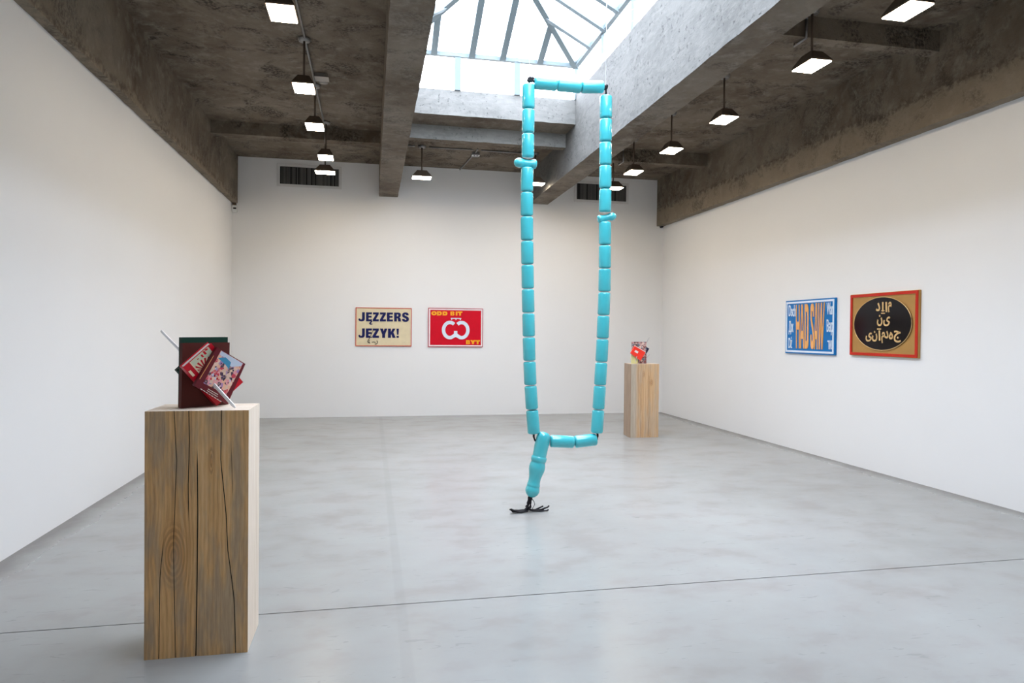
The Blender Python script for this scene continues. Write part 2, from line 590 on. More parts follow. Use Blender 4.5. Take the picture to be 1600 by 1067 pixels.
# ------------------------------------------------------------------ skylight
sky = bpy.data.objects.new('window_1', None)
COL.objects.link(sky)
sky.location = ((SX0 + SX1) / 2, (SY0 + SY1) / 2, ZCB)
struct(sky, 'hipped glass skylight with pale blue grey bars on a concrete curb')
MX = (SX0 + SX1) / 2
DY = 1.49                                                    # plan length of each hip end
YA1, YA0 = SY1 - DY, SY0 + DY


def top_side(y, sgn):
    """where the side slope at y meets ridge or hip"""
    s = min(1.0, (SY1 - y) / DY, (y - SY0) / DY)
    x = SX1 if sgn > 0 else SX0
    return Vector((x + (MX - x) * s, y, ZE + (ZRI - ZE) * s))


def top_end(x, sgn):
    s = min((x - SX0), (SX1 - x)) / (MX - SX0)
    y = SY1 - DY * s if sgn > 0 else SY0 + DY * s
    return Vector((x, y, ZE + (ZRI - ZE) * s))


def bar(name, A, B, w, h):
    """rectangular section bar; w across (horizontal), h deep"""
    A, B = Vector(A), Vector(B)
    t = (B - A).normalized()
    up = Vector((0, 0, 1)) if abs(t.z) < 0.95 else Vector((0, 1, 0))
    a = t.cross(up).normalized()
    b = a.cross(t).normalized()
    poly = [A + a * w / 2 * i + b * h / 2 * j for i, j in ((-1, -1), (1, -1), (1, 1), (-1, 1))]
    return prism(name, poly, B - A, M['bars'], sky)


apex1, apex0 = Vector((MX, YA1, ZRI)), Vector((MX, YA0, ZRI))
bar('ridge_bar', apex0, apex1, .06, .08)
for x in (SX0, SX1):
    bar('hip_bar', (x, SY1, ZE), apex1, .08, .10)
    bar('hip_bar', (x, SY0, ZE), apex0, .08, .10)
    bar('eave_rail', (x, SY0, ZE), (x, SY1, ZE), .06, .055)
for y in (SY0, SY1):
    bar('eave_rail', (SX0, y, ZE), (SX1, y, ZE), .06, .055)
jacks = [8.79, 8.24]
ys = jacks + [7.745 - .517 * i for i in range(10)] + [SY0 + SY1 - y for y in jacks[::-1]]
for sgn, x in ((1, SX1), (-1, SX0)):
    for y in ys:
        bar('rafter', (x, y, ZE), top_side(y, sgn), .075, .10)
xs = [.817, 1.34, 1.774, 2.309]
for sgn, y in ((1, SY1), (-1, SY0)):
    for x in xs:
        bar('rafter', (x, y, ZE), top_end(x, sgn), .085, .07)
pys = [8.36 - 1.03 * i for i in range(7)]
pxs = [1.147, 1.988]
for x in (SX0 - .024, SX1 + .024):
    for y in pys:
        bar('post', (x, y, ZCS), (x, y, ZE - .028), .05, .09)
    for y in (SY0 - .02, SY1 + .02):
        bar('post', (x, y, ZCB), (x, y, ZE - .028), .09, .09)
for y in (SY0, SY1):
    for x in pxs:
        bar('post', (x, y + (.004 if y > 5 else -.004), ZCB), (x, y + (.004 if y > 5 else -.004), ZE - .028), .085, .055)


def pane(poly):
    poly = [Vector(p) for p in poly]
    nrm = (poly[1] - poly[0]).cross(poly[2] - poly[0]).normalized() * 0.008
    return prism('pane', [p - nrm / 2 for p in poly], nrm, M['glass'], sky)


for sgn, x in ((1, SX1), (-1, SX0)):
    yy = [SY1] + ys + [SY0]
    for a, b in zip(yy, yy[1:]):
        poly = [(x, a, ZE), (x, b, ZE), top_side(b, sgn)]
        for ap in (YA1, YA0):
            if b < ap - 1e-6 < a:
                poly.append(Vector((MX, ap, ZRI)))
        if a != SY1:
            poly.append(top_side(a, sgn))
        if b == SY0:
            poly = [(x, a, ZE), (x, b, ZE), top_side(a, sgn)]
        pane(poly)
    py = [SY1] + pys + [SY0]
    for a, b in zip(py, py[1:]):
        pane([(x, a, ZCS), (x, b, ZCS), (x, b, ZE), (x, a, ZE)])
for sgn, y in ((1, SY1), (-1, SY0)):
    xx = [SX0] + xs + [SX1]
    for a, b in zip(xx, xx[1:]):
        poly = [(a, y, ZE), (b, y, ZE)]
        if b != SX1:
            poly.append(top_end(b, sgn))
        if a < MX < b:
            poly.append(apex1 if sgn > 0 else apex0)
        if a != SX0:
            poly.append(top_end(a, sgn))
        pane(poly)
    px_ = [L2] + pxs + [SX1]
    for a, b in zip(px_, px_[1:]):
        pane([(a, y, ZCB), (b, y, ZCB), (b, y, ZE), (a, y, ZE)])
# sampling portal for the sky at the roof opening (adds no light of its own)
pl = bpy.data.lights.new('skylight_portal', 'AREA')
pl.shape = 'RECTANGLE'
pl.size, pl.size_y = SX1 - SX0, SY1 - SY0
pl.cycles.is_portal = True
po = bpy.data.objects.new('skylight_portal', pl)
COL.objects.link(po)
po.location = (MX, (SY0 + SY1) / 2, ZCS + .02)


# ------------------------------------------------------------------ pendant lamps
def make_lamp(name):
    t = thing(name, (0, 0, ZC), '', 'lamp', 'pendant floodlights under the concrete slab')
    lathe('canopy', (0, 0, ZC), (0, 0, ZC - .035), [(0, .062), (.6, .062), (.75, .055), (1, .055)], M['conduit'], t, 18)
    tube('rod', [(0, 0, ZC - .03), (0, 0, ZC - .40)], .011, M['housing'], t)
    zt, zb = ZC - .40, ZC - .492
    V = [(sx * .055, sy * .075, zt) for sx, sy in ((-1, -1), (1, -1), (1, 1), (-1, 1))]
    V += [(sx * .105, sy * .150, zb) for sx, sy in ((-1, -1), (1, -1), (1, 1), (-1, 1))]
    V += [(sx * .105, sy * .150, zb - .014) for sx, sy in ((-1, -1), (1, -1), (1, 1), (-1, 1))]
    F = [(0, 1, 2, 3), (8, 9, 10, 11)]
    for r in (0, 4):
        F += [(r + i, r + (i + 1) % 4, r + 4 + (i + 1) % 4, r + 4 + i) for i in range(4)]
    mesh('housing', V, F, M['housing'], t)
    boxes('diffuser', [((-.099, -.143, zb - .022), (.099, .143, zb - .013))], M['glow'], t)
    return t


lamp0 = make_lamp('pendant_lamp')
left_row = [(-.691, 5.588), (-.683, 7.256), (-.680, 8.586), (-.646, 10.066)]
right_row = [(3.941, 4.50), (3.906, 5.60), (3.923, 7.215), (3.906, 8.577), (3.882, 9.862)]
order = ['nearest to the camera', 'second from the camera', 'third from the camera', 'fourth from the camera', 'fifth and farthest from the camera']
first = True


def put_lamp(x, y, z, label, turn=0.0):
    global first
    o = lamp0 if first else copy_tree(lamp0)
    first = False
    o.location = (x, y, z)
    o.rotation_euler.z = turn
    o['label'] = label


for i, (x, y) in enumerate(left_row):
    put_lamp(x, y, ZC, 'lit pendant floodlight in the left ceiling bay, ' + order[i].replace('fourth from the camera', 'last before the cross rib'))
for i, (x, y) in enumerate(right_row):
    put_lamp(x, y, ZC, 'lit pendant floodlight in the right ceiling bay, ' + order[i])
for (px, py), lab in (((508, 274.5), 'lit pendant floodlight in front of the left wall grille'),
                      ((659, 272.5), 'lit pendant floodlight right beside the left long concrete beam'),
                      ((836, 286), 'lit pendant floodlight mostly hidden behind the left strand of turquoise beads'),
                      ((958, 297), 'lit pendant floodlight in front of the right wall grille behind the beads')):
    p = at((px, py), (0, 11.0, 0), (0, 1, 0))
    put_lamp(p.x, 11.0, ZC, lab, math.pi / 2)

# ------------------------------------------------------------------ conduits and boxes
zc = ZC - .014


def conduit(base, runs, label):
    t = thing('electrical_conduit', base, label, 'conduit')
    for pts in runs:
        tube('pipe', pts, .012, M['conduit'], t)


def row_runs(x, stops, jogs, y_start, y_end):
    """pipe pieces between canopies, stepping under the cross ribs"""
    ev = sorted([(y, y, 's') for y in stops] + [(a, b, z) for a, b, z in jogs], key=lambda e: e[0])
    out, y = [], y_start
    for a, b, k in ev:
        if k == 's':
            out.append([(x, y, zc), (x, a - .068, zc)])
            y = a + .068
        else:
            out.append([(x, y, zc), (x, a - .03, zc), (x, a - .02, zc - .03)])
            out.append([(x, a - .02, zc - .03), (x, a - .02, k), (x, b + .02, k), (x, b + .02, zc - .03)])
            out.append([(x, b + .02, zc - .03), (x, b + .03, zc), (x, b + .06, zc)])
            y = b + .06
    out.append([(x, y, zc), (x, y_end, zc)])
    return out


conduit((-.68, 7.0, ZC), row_runs(-.676, [y for _, y in left_row], [(10.36, 10.55, 4.265)], 5.42, 10.93),
        'thin metal conduit running along the left ceiling bay between lamps')
conduit((3.91, 7.0, ZC), row_runs(3.91, [y for _, y in right_row], [(5.71, 5.85, 4.245), (10.40, 10.56, 4.242)], 3.2, 10.93),
        'thin metal conduit running along the right ceiling bay between lamps')
conduit((1.66, 11.0, ZC), [[(L2 + .005, 11.0, zc), (.66, 11.0, zc)], [(.88, 11.0, zc), (1.2, 11.02, zc), (1.59, 11.0, zc)], [(1.72, 11.0, zc), (2.1, 11.02, zc), (2.5, 11.0, zc)]],
        'thin metal conduit crossing the ceiling between the two long beams')
jb = thing('junction_box', (1.66, 11.25, ZC), 'small grey junction box with two holes on the ceiling between the beams', 'box')
boxes('box_body', [((1.60, 11.16, ZC - .05), (1.72, 11.32, ZC))], M['conduit'], jb, .004)
boxes('cover_plate', [((1.595, 11.15, ZC - .056), (1.725, 11.24, ZC - .048))], M['grille_frame'], jb)
lathe('hole', (1.635, 11.19, ZC - .060), (1.635, 11.19, ZC - .055), [(0, .014), (1, .014)], M['ink'], jb, 12)
lathe('hole', (1.685, 11.19, ZC - .060), (1.685, 11.19, ZC - .055), [(0, .014), (1, .014)], M['ink'], jb, 12)
tube('feed_pipe', [(1.655, 10.94, zc), (1.655, 11.18, zc)], .012, M['conduit'], jb)
tube('feed_pipe', [(1.64, 11.3, zc), (1.55, YB - .01, zc)], .012, M['conduit'], jb)
ob = thing('outlet_box', (-.56, 8.25, ZC), 'grey outlet box on the left bay slab before the third lamp', 'box')
boxes('box_body', [((-.65, 8.18, ZC - .045), (-.51, 8.30, ZC))], M['conduit'], ob, .004)
boxes('cover_plate', [((-.655, 8.16, ZC - .052), (-.50, 8.32, ZC - .044))], M['conduit'], ob)
lathe('knockout', (-.57, 8.40, ZC), (-.57, 8.40, ZC - .04), [(0, .05), (1, .05)], M['conduit'], ob, 14)


# ------------------------------------------------------------------ wall grilles
def grille(x0, x1, z0, z1, label):
    t = thing('vent_grille', ((x0 + x1) / 2, YB, z0), label, 'vent', 'air grilles high on the back wall')
    b = .046
    y0, y1 = YB - .016, YB
    boxes('frame', [((x0, y0, z0), (x1, y1, z0 + b)), ((x0, y0, z1 - b), (x1, y1, z1)),
                    ((x0, y0, z0 + b), (x0 + b, y1, z1 - b)), ((x1 - b, y0, z0 + b), (x1, y1, z1 - b))], M['grille_frame'], t)
    boxes('backing', [((x0 + b, YB - .004, z0 + b), (x1 - b, YB - .001, z1 - b))], M['grille_dark'], t)
    n = 46
    w = (x1 - x0 - 2 * b) / n
    sl = []
    for i in range(n):
        if random.random() < .14:
            continue
        xa = x0 + b + w * (i + .5)
        hw = w * random.uniform(.16, .36)
        sl.append(((xa - hw, YB - .013, z0 + b), (xa + hw, YB - .005, z1 - b)))
    o = boxes('louvre_blades', sl, M['grille'], t)
    o['kind'] = 'stuff'


grille(-1.60, -.524, 3.985, 4.378, 'white framed air grille high on the back wall, left of the beams')
grille(3.705, 4.78, 3.975, 4.368, 'white framed air grille high on the back wall, right of the beams')

# small camera in the left back corner and the stub at the right beam
sn = thing('wall_sensor', (-2.29, YB, 3.55), 'small white wall sensor with dark lens under the left beam end', 'sensor')
boxes('body', [((XL + .005, YB - .07, 3.50), (XL + .085, YB, 3.62))], M['white'], sn, .008)
boxes('lens', [((XL + .028, YB - .075, 3.555), (XL + .078, YB - .068, 3.58))], M['black'], sn)
boxes('bracket', [((XL + .02, YB - .05, 3.62), (XL + .07, YB, 3.665))], M['housing'], sn)
tag(prism('bracket_stub', [(5.41, YB - .09, 3.575), (5.47, YB - .09, 3.575), (5.455, YB - .09, 3.548), (5.425, YB - .09, 3.548)], (0, .07, 0), M['ink']),
    'tiny black stub under the far end of the right beam', 'bracket')


# ------------------------------------------------------------------ lettering helpers
def glyphs(text, offset=0.0, extrude=0.05):
    cu = bpy.data.curves.new('text', 'FONT')
    cu.body = text
    cu.size = 1.0
    cu.offset = offset
    cu.extrude = extrude
    cu.resolution_u = 5
    o = bpy.data.objects.new('text', cu)
    COL.objects.link(o)
    dg = bpy.context.evaluated_depsgraph_get()
    dg.update()
    me = bpy.data.meshes.new_from_object(o.evaluated_get(dg))
    V = [v.co.copy() for v in me.vertices]
    F = [tuple(p.vertices) for p in me.polygons]
    bpy.data.objects.remove(o)
    bpy.data.curves.remove(cu)
    bpy.data.meshes.remove(me)
    return V, F


def letter(name, text, quad, nrm, depth, mat, parent, offset=0.0, grow=0.0):
    """fit the text's own box to quad = (top left, top right, bottom right, bottom left)"""
    V, F = glyphs(text, offset)
    if not V:
        return None
    x0, x1 = min(v.x for v in V), max(v.x for v in V)
    y0, y1 = min(v.y for v in V), max(v.y for v in V)
    tl, tr, br, bl = [Vector(q) for q in quad]
    if grow:
        c = (tl + tr + br + bl) / 4
        ex, ey = (tr - tl).normalized() * grow, (tl - bl).normalized() * grow
        tl, tr, br, bl = tl - ex + ey, tr + ex + ey, br + ex - ey, bl - ex - ey
    nrm = Vector(nrm).normalized()
    W = []
    for v in V:
        u, w = (v.x - x0) / (x1 - x0), (v.y - y0) / (y1 - y0)
        p = (bl * (1 - u) + br * u) * (1 - w) + (tl * (1 - u) + tr * u) * w
        W.append(p + nrm * (depth if v.z > 0 else 0))
    return mesh(name, W, F, mat, parent)


def ribbon(name, pts, w, nrm, depth, mat, parent):
    """a raised stroke of constant width along pts lying on a plane"""
    pts = [Vector(p) for p in pts]
    nrm = Vector(nrm).normalized()
    Lf, Rt = [], []
    for i, p in enumerate(pts):
        t = (pts[min(i + 1, len(pts) - 1)] - pts[max(i - 1, 0)]).normalized()
        s = nrm.cross(t).normalized()
        ww = w[i] if isinstance(w, (list, tuple)) else w
        Lf.append(p + s * ww / 2)
        Rt.append(p - s * ww / 2)
    V, F = [], []
    for a, b in zip(Lf, Rt):
        V += [a, b, a + nrm * depth, b + nrm * depth]
    for i in range(len(pts) - 1):
        k = 4 * i
        F += [(k, k + 4, k + 5, k + 1), (k + 2, k + 3, k + 7, k + 6), (k, k + 2, k + 6, k + 4), (k + 1, k + 5, k + 7, k + 3)]
    k = 4 * (len(pts) - 1)
    F += [(0, 1, 3, 2), (k, k + 2, k + 3, k + 1)]
    return mesh(name, V, F, mat, parent)


def shape(name, loops, nrm, depth, mat, parent):
    """raised flat shape: loops[0] outline, the rest holes (points on a plane)"""
    nrm = Vector(nrm).normalized()
    loops = [[Vector(p) for p in lp] for lp in loops]
    flat = [p for lp in loops for p in lp]
    n = len(flat)
    tri = tessellate_polygon(loops)
    V = flat + [p + nrm * depth for p in flat]
    F = [tuple(i + n for i in q) for q in tri]
    k = 0
    for lp in loops:
        m_ = len(lp)
        F += [(k + i, k + (i + 1) % m_, n + k + (i + 1) % m_, n + k + i) for i in range(m_)]
        k += m_
    return mesh(name, V, F, mat, parent)


def ell(cx, cy, rx, ry, n=20):
    return [(cx + rx * math.cos(2 * math.pi * i / n), cy + ry * math.sin(2 * math.pi * i / n)) for i in range(n)]


# heavy grotesque capitals on a unit square, y down: each entry is a list of shapes, each shape a list of loops
HEAVY = {
    'J': [[[(.58, 0), (1, 0), (1, .68), (.97, .83), (.87, .93), (.70, .99), (.42, 1), (.2, .97), (.06, .88), (0, .76), (.13, .67), (.26, .69), (.33, .77), (.45, .80), (.54, .76), (.58, .66)]]],
    'E': [[[(0, 0), (1, 0), (1, .22), (.44, .22), (.44, .39), (.95, .39), (.95, .59), (.44, .59), (.44, .78), (1, .78), (1, 1), (0, 1)]]],
    'Z': [[[(.04, 0), (.98, 0), (.98, .2), (.50, .77), (1, .77), (1, 1), (0, 1), (0, .80), (.50, .23), (.04, .23)]]],
    'R': [[[(0, 0), (.62, 0), (.80, .03), (.92, .13), (.95, .27), (.92, .42), (.82, .52), (.74, .55), (.88, .62), (.93, .75), (.95, .93), (1, 1), (.58, 1), (.55, .85), (.53, .70), (.47, .64), (.38, .63), (.38, 1), (0, 1)],
           [(.38, .2), (.38, .42), (.52, .42), (.58, .38), (.59, .31), (.57, .23), (.5, .2)]]],
    'S': [[[(.97, .30), (.60, .32), (.58, .24), (.50, .20), (.42, .21), (.38, .27), (.43, .33), (.62, .39), (.82, .46), (.95, .56), (1, .70), (.96, .85), (.84, .95), (.66, 1), (.38, 1), (.18, .96), (.05, .86), (0, .70),
            (.37, .68), (.40, .76), (.48, .80), (.56, .80), (.62, .75), (.60, .68), (.50, .63), (.28, .56), (.10, .47), (.03, .33), (.06, .16), (.18, .05), (.36, 0), (.62, 0), (.80, .04), (.92, .13)]]],
    'Y': [[[(0, 0), (.40, 0), (.51, .28), (.62, 0), (1, 0), (.69, .62), (.69, 1), (.31, 1), (.31, .62)]]],
    'K': [[[(0, 0), (.38, 0), (.38, .36), (.60, 0), (.98, 0), (.70, .40), (1, 1), (.60, 1), (.44, .62), (.38, .71), (.38, 1), (0, 1)]]],
    '!': [[[(0, 0), (1, 0), (.85, .66), (.2, .66)]], [[(.03, .78), (.97, .78), (.97, 1), (.03, 1)]]],
    'O': [[ell(.5, .5, .5, .5), ell(.5, .5, .18, .17)]],
    'D': [[[(0, 0), (.58, 0), (.82, .07), (.97, .26), (1, .5), (.97, .74), (.82, .93), (.58, 1), (0, 1)], [(.33, .33), (.33, .67), (.54, .67), (.64, .58), (.64, .42), (.54, .33)]]],
    'B': [[[(0, 0), (.74, 0), (.93, .09), (.97, .25), (.90, .42), (.78, .48), (.94, .56), (1, .74), (.94, .91), (.76, 1), (0, 1)],
           [(.36, .24), (.36, .38), (.60, .38), (.63, .31), (.60, .24)], [(.36, .60), (.36, .77), (.62, .77), (.66, .68), (.62, .60)]]],
    'I': [[[(0, 0), (1, 0), (1, 1), (0, 1)]]],
    'T': [[[(0, 0), (1, 0), (1, .32), (.68, .32), (.68, 1), (.32, 1), (.32, .32), (0, .32)]]],
}
# tall narrow capitals: hairline stems and heavy bars
TALL = {
    'H': [[[(0, 0), (.22, 0), (.22, .39), (.78, .39), (.78, 0), (1, 0), (1, 1), (.78, 1), (.78, .57), (.22, .57), (.22, 1), (0, 1)]]],
    'A': [[[(.34, 0), (.66, 0), (1, 1), (.78, 1), (.71, .78), (.29, .78), (.22, 1), (0, 1)], [(.5, .10), (.68, .60), (.32, .60)]]],
    'D': [[[(0, 0), (.55, 0), (.80, .02), (.95, .08), (1, .18), (1, .82), (.95, .92), (.80, .98), (.55, 1), (0, 1)], [(.30, .17), (.30, .83), (.55, .83), (.68, .80), (.70, .74), (.70, .26), (.68, .20), (.55, .17)]]],
    'S': [[[(.97, .29), (.68, .29), (.68, .20), (.60, .165), (.42, .165), (.34, .20), (.34, .28), (.42, .36), (.80, .52), (.97, .64), (1, .80), (.95, .92), (.78, .985), (.5, 1), (.24, .985), (.06, .92), (0, .80), (0, .68),
            (.29, .68), (.29, .79), (.38, .83), (.58, .83), (.67, .79), (.66, .70), (.56, .62), (.22, .46), (.06, .36), (.02, .22), (.06, .09), (.22, .015), (.5, 0), (.78, .015), (.94, .09)]]],
    'W': [[[(0, 0), (.13, 0), (.28, .78), (.43, 0), (.57, 0), (.72, .78), (.87, 0), (1, 0), (.80, 1), (.63, 1), (.5, .30), (.37, 1), (.20, 1)]]],
}


def block(ch, quad, nrm, depth, mat, parent, font):
    for loops in font[ch]:
        shape('letter', [[lerp(quad, *p) for p in lp] for lp in loops], nrm, depth, mat, parent)


def lerp(q, u, v):
    tl, tr, br, bl = [Vector(x) for x in q]
    return (tl * (1 - u) + tr * u) * (1 - v) + (bl * (1 - u) + br * u) * v


def frame_strips(name, P, a, b, d0, d1, nrm, mat, parent):
    """a picture-frame band between insets a and b; P(u, v) in metres from the top left corner"""
    W, H = P.size
    o = [(a, a), (W - a, a), (W - a, H - a), (a, H - a)]
    i = [(b, b), (W - b, b), (W - b, H - b), (b, H - b)]
    nrm = Vector(nrm)
    V = [P(*q) + nrm * d0 for q in o + i] + [P(*q) + nrm * d1 for q in o + i]
    F = []
    for k in range(4):
        q = (k + 1) % 4
        F += [(k, q, 4 + q, 4 + k), (8 + k, 8 + q, 12 + q, 12 + k), (k, q, 8 + q, 8 + k), (4 + k, 4 + q, 12 + q, 12 + k)]
    return mesh(name, V, F, mat, parent)


class Plate:
    """local metres (u right, v down) on a wall plate whose face stands `thick` off the wall"""
    def __init__(self, tl, u, size, nrm, thick):
        self.tl, self.u, self.size, self.nrm, self.thick = Vector(tl), Vector(u), size, Vector(nrm), thick
        self.face = self.tl + self.nrm * thick

    def __call__(self, u, v):
        return self.face + self.u * u + Vector((0, 0, -v))

    def fr(self, x0, y0, x1, y1):
        W, H = self.size
        return [self(x * W, y * H) for x, y in ((x0, y0), (x1, y0), (x1, y1), (x0, y1))]

    def px(self, x0, y0, x1, y1):
        return [at(p, self.face, self.nrm) for p in ((x0, y0), (x1, y0), (x1, y1), (x0, y1))]


def panel(P, mat, parent):
    W, H = P.size
    c = [P(0, 0), P(W, 0), P(W, H), P(0, H)]
    return prism('panel', c, -P.nrm * P.thick, mat, parent, bevel=.003)


# poster 1 : cream with navy lettering
P = Plate((-.272, YB, 1.930), (1, 0, 0), (.978, .682), (0, -1, 0), .02)
t = thing('wall_panel', (.217, YB, 1.248), 'cream lettered wall panel with brick red edge, left on the back wall', 'artwork', 'lettered relief panels on the walls')
panel(P, M['cream'], t)
frame_strips('edge_strip', P, 0, .013, -.002, .006, P.nrm, M['red_edge'], t)
for ch, a, b, y0, y1 in (('J', 150, 305, 195, 412), ('E', 335, 474, 197, 412), ('Z', 495, 640, 199, 413), ('Z', 662, 808, 200, 414), ('E', 832, 974, 202, 415), ('R', 1003, 1172, 203, 416), ('S', 1188, 1357, 200, 424),
                         ('J', 150, 305, 580, 804), ('E', 330, 474, 582, 804), ('Z', 488, 642, 583, 804), ('Y', 665, 842, 584, 805), ('K', 856, 1040, 585, 805), ('!', 1058, 1116, 586, 805)):
    block(ch, P.px(550 + a / 15.24, 475 + y0 / 15.24, 550 + b / 15.24, 475 + y1 / 15.24), P.nrm, .006, M['navy'], t, HEAVY)
F_ = lambda x, y: P(x * P.size[0], y * P.size[1])
ribbon('ogonek', [F_(.262, .352), F_(.288, .352), F_(.250, .415), F_(.262, .428), F_(.298, .425)], [.018, .022, .026, .022, .014], P.nrm, .006, M['navy'], t)
ribbon('ogonek', [F_(.308, .600), F_(.290, .66), F_(.262, .76), F_(.232, .83), F_(.214, .875), F_(.222, .905), F_(.262, .925)], .011, P.nrm, .007, M['ink'], t)
ribbon('pen_stroke', [F_(.250, .84), F_(.236, .885), F_(.252, .91)], .010, P.nrm, .007, M['ink'], t)
ribbon('pen_stroke', [F_(.290, .905), F_(.315, .888), F_(.335, .895), F_(.36, .905)], .010, P.nrm, .007, M['ink'], t)
ribbon('pen_stroke', [F_(.378, .855), F_(.392, .885), F_(.388, .92), F_(.365, .945), F_(.345, .935)], .012, P.nrm, .007, M['ink'], t)
ribbon('pen_stroke', [F_(.315, .61), F_(.297, .68), F_(.272, .76)], .014, P.nrm, .0075, M['cream'], t)

# poster 2 : red with white letter
P = Plate((1.000, YB, 1.942), (1, 0, 0), (.996, .702), (0, -1, 0), .02)
t = thing('wall_panel', (1.498, YB, 1.240), 'red wall panel with large white looped letter and amber words', 'artwork', 'lettered relief panels on the walls')
panel(P, M['red'], t)
frame_strips('edge_strip', P, 0, .010, -.002, .004, P.nrm, M['wine'], t)
frame_strips('border', P, .012, .036, -.002, .004, P.nrm, M['pink_white'], t)
for ch, a, b, y0, y1 in (('O', 165, 296, 168, 270), ('D', 302, 418, 172, 272), ('D', 436, 550, 174, 273), ('B', 622, 718, 176, 274), ('I', 748, 788, 177, 275), ('T', 796, 905, 177, 276),
                         ('B', 994, 1090, 860, 955), ('Y', 1100, 1216, 861, 956), ('T', 1214, 1326, 862, 957)):
    block(ch, P.px(663 + a / 15.25, 475 + y0 / 15.25, 663 + b / 15.25, 475 + y1 / 15.25), P.nrm, .006, M['yellow'], t, HEAVY)
F_ = lambda x, y: P(x * P.size[0], y * P.size[1])
c1, c2 = (.394, .562), (.606, .562)
rx, ry = .116, .196
pts = []
for k in range(0, 25):                       # left bowl, from its open end round to the centre
    a = math.radians(-50 - k * (230 / 24))
    pts.append(F_(c1[0] + rx * math.cos(a), c1[1] + ry * math.sin(a)))
pts += [F_(.47, .71), F_(.50, .672)]
pts2 = []
for k in range(0, 25):
    a = math.radians(-130 + k * (230 / 24))
    pts2.append(F_(c2[0] + rx * math.cos(a), c2[1] + ry * math.sin(a)))
pts2 += [F_(.53, .71), F_(.50, .672)]
ribbon('letter_bowl', pts, .062, P.nrm, .008, M['ice'], t)
ribbon('letter_bowl', pts2, .062, P.nrm, .0082, M['ice'], t)
ribbon('letter_stem', [F_(.498, .585), F_(.498, .745)], .062, P.nrm, .0084, M['ice'], t)
ribbon('letter_crown', [F_(.408, .262), F_(.598, .262)], .016, P.nrm, .006, M['ice'], t)
for x in (.425, .502, .582):
    ribbon('letter_crown', [F_(x, .258), F_(x, .302)], [.026, .012], P.nrm, .0062, M['ice'], t)

# poster 3 : blue, right wall
P = Plate((XR, 8.327, 1.968), (0, -1, 0), (1.010, .700), (-1, 0, 0), .026)
t = thing('wall_panel', (XR, 7.82, 1.268), 'blue wall panel with tall orange letters and a white border', 'artwork', 'lettered relief panels on the walls')
panel(P, M['blue'], t)
frame_strips('border', P, .018, .042, -.002, .005, P.nrm, M['ice'], t)
z2 = lambda x0, y0, x1, y1: P.px(1225 + x0 / 10.67, 460 + y0 / 10.67, 1225 + x1 / 10.67, 460 + y1 / 10.67)


def zq(tl, tr, br, bl):
    return [at((1225 + p[0] / 10.67, 460 + p[1] / 10.67), P.face, P.nrm) for p in (tl, tr, br, bl)]


for word, q in (((('H', 0, .30), ('A', .33, .66), ('D', .70, 1)), zq((205, 172), (415, 158), (412, 905), (207, 897))),
                ((('S', 0, .27), ('A', .285, .555), ('W', .56, 1)), zq((447, 152), (686, 132), (664, 918), (447, 912)))):
    for ch, a, b in word:
        block(ch, [lerp(q, a, 0), lerp(q, b, 0), lerp(q, b, 1), lerp(q, a, 1)], P.nrm, .007, M['orange'], t, TALL)
for s, q in (('Dsch', zq((84, 180), (196, 172), (196, 368), (84, 366))), ('Дж', zq((84, 442), (160, 440), (160, 668), (84, 666))),
             ('Dż', zq((80, 708), (138, 704), (138, 895), (80, 893))), ('War', zq((718, 138), (822, 128), (820, 335), (718, 333))),
             ('Вар', zq((718, 418), (820, 414), (818, 682), (718, 678))), ('ראוו', zq((732, 768), (816, 765), (814, 916), (732, 914)))):
    letter('lettering', s, q, P.nrm, .006, M['ice'], t, .008)

# poster 4 : gold with black oval
P = Plate((XR, 7.045, 1.984), (0, -1, 0), (1.018, .702), (-1, 0, 0), .028)
t = thing('wall_panel', (XR, 6.536, 1.282), 'gold wall panel with glossy black oval and a red frame', 'artwork', 'lettered relief panels on the walls')
panel(P, M['gold'], t)
frame_strips('frame_band', P, .006, .036, -.002, .010, P.nrm, M['red_frame'], t)
ov = []
W, H = P.size
for k in range(56):
    a = 2 * math.pi * k / 56
    ov.append(P(W * .497 + W * .425 * math.cos(a), H * .487 + H * .415 * math.sin(a)))
prism('oval', ov, P.nrm * .010, M['black'], t)
rim = [p + P.nrm * .010 for p in ov]
tube('oval_rim', rim + [rim[0]], .004, M['gold_light'], t, 6)
OF = P.face + P.nrm * .0101


def zo(x0, y0, x1, y1):
    return [at((1340 + x / 14.22, 470 + y / 14.22), OF, P.nrm) for x, y in ((x0, y0), (x1, y0), (x1, y1), (x0, y1))]


for s, b in (('د', (412, 40, 505, 230)), ('ا', (626, 25, 664, 250)), ('م', (683, 20, 760, 255)),
             ('ن', (438, 310, 556, 562)), ('ی', (578, 350, 728, 562)),
             ('ی', (185, 705, 322, 905)), ('ن', (325, 670, 442, 905)), ('ا', (474, 655, 512, 885)), ('م', (536, 690, 612, 940)),
             ('د', (614, 665, 690, 835)), ('ه', (703, 690, 792, 856)), ('ج', (812, 660, 966, 926))):
    letter('lettering', s, zo(*b), P.nrm, .005, M['gold_light'], t, .022)
for b in ((552, 25, 582, 225), (530, 264, 610, 290), (442, 612, 524, 638)):
    prism('stroke', zo(*b), P.nrm * .005, M['gold_light'], t)
q = [at((1340 + x / 14.22, 470 + y / 14.22), OF, P.nrm) for x, y in ((527, 222), (566, 195), (610, 222), (566, 242))]
prism('stroke', q, P.nrm * .0052, M['gold_light'], t)

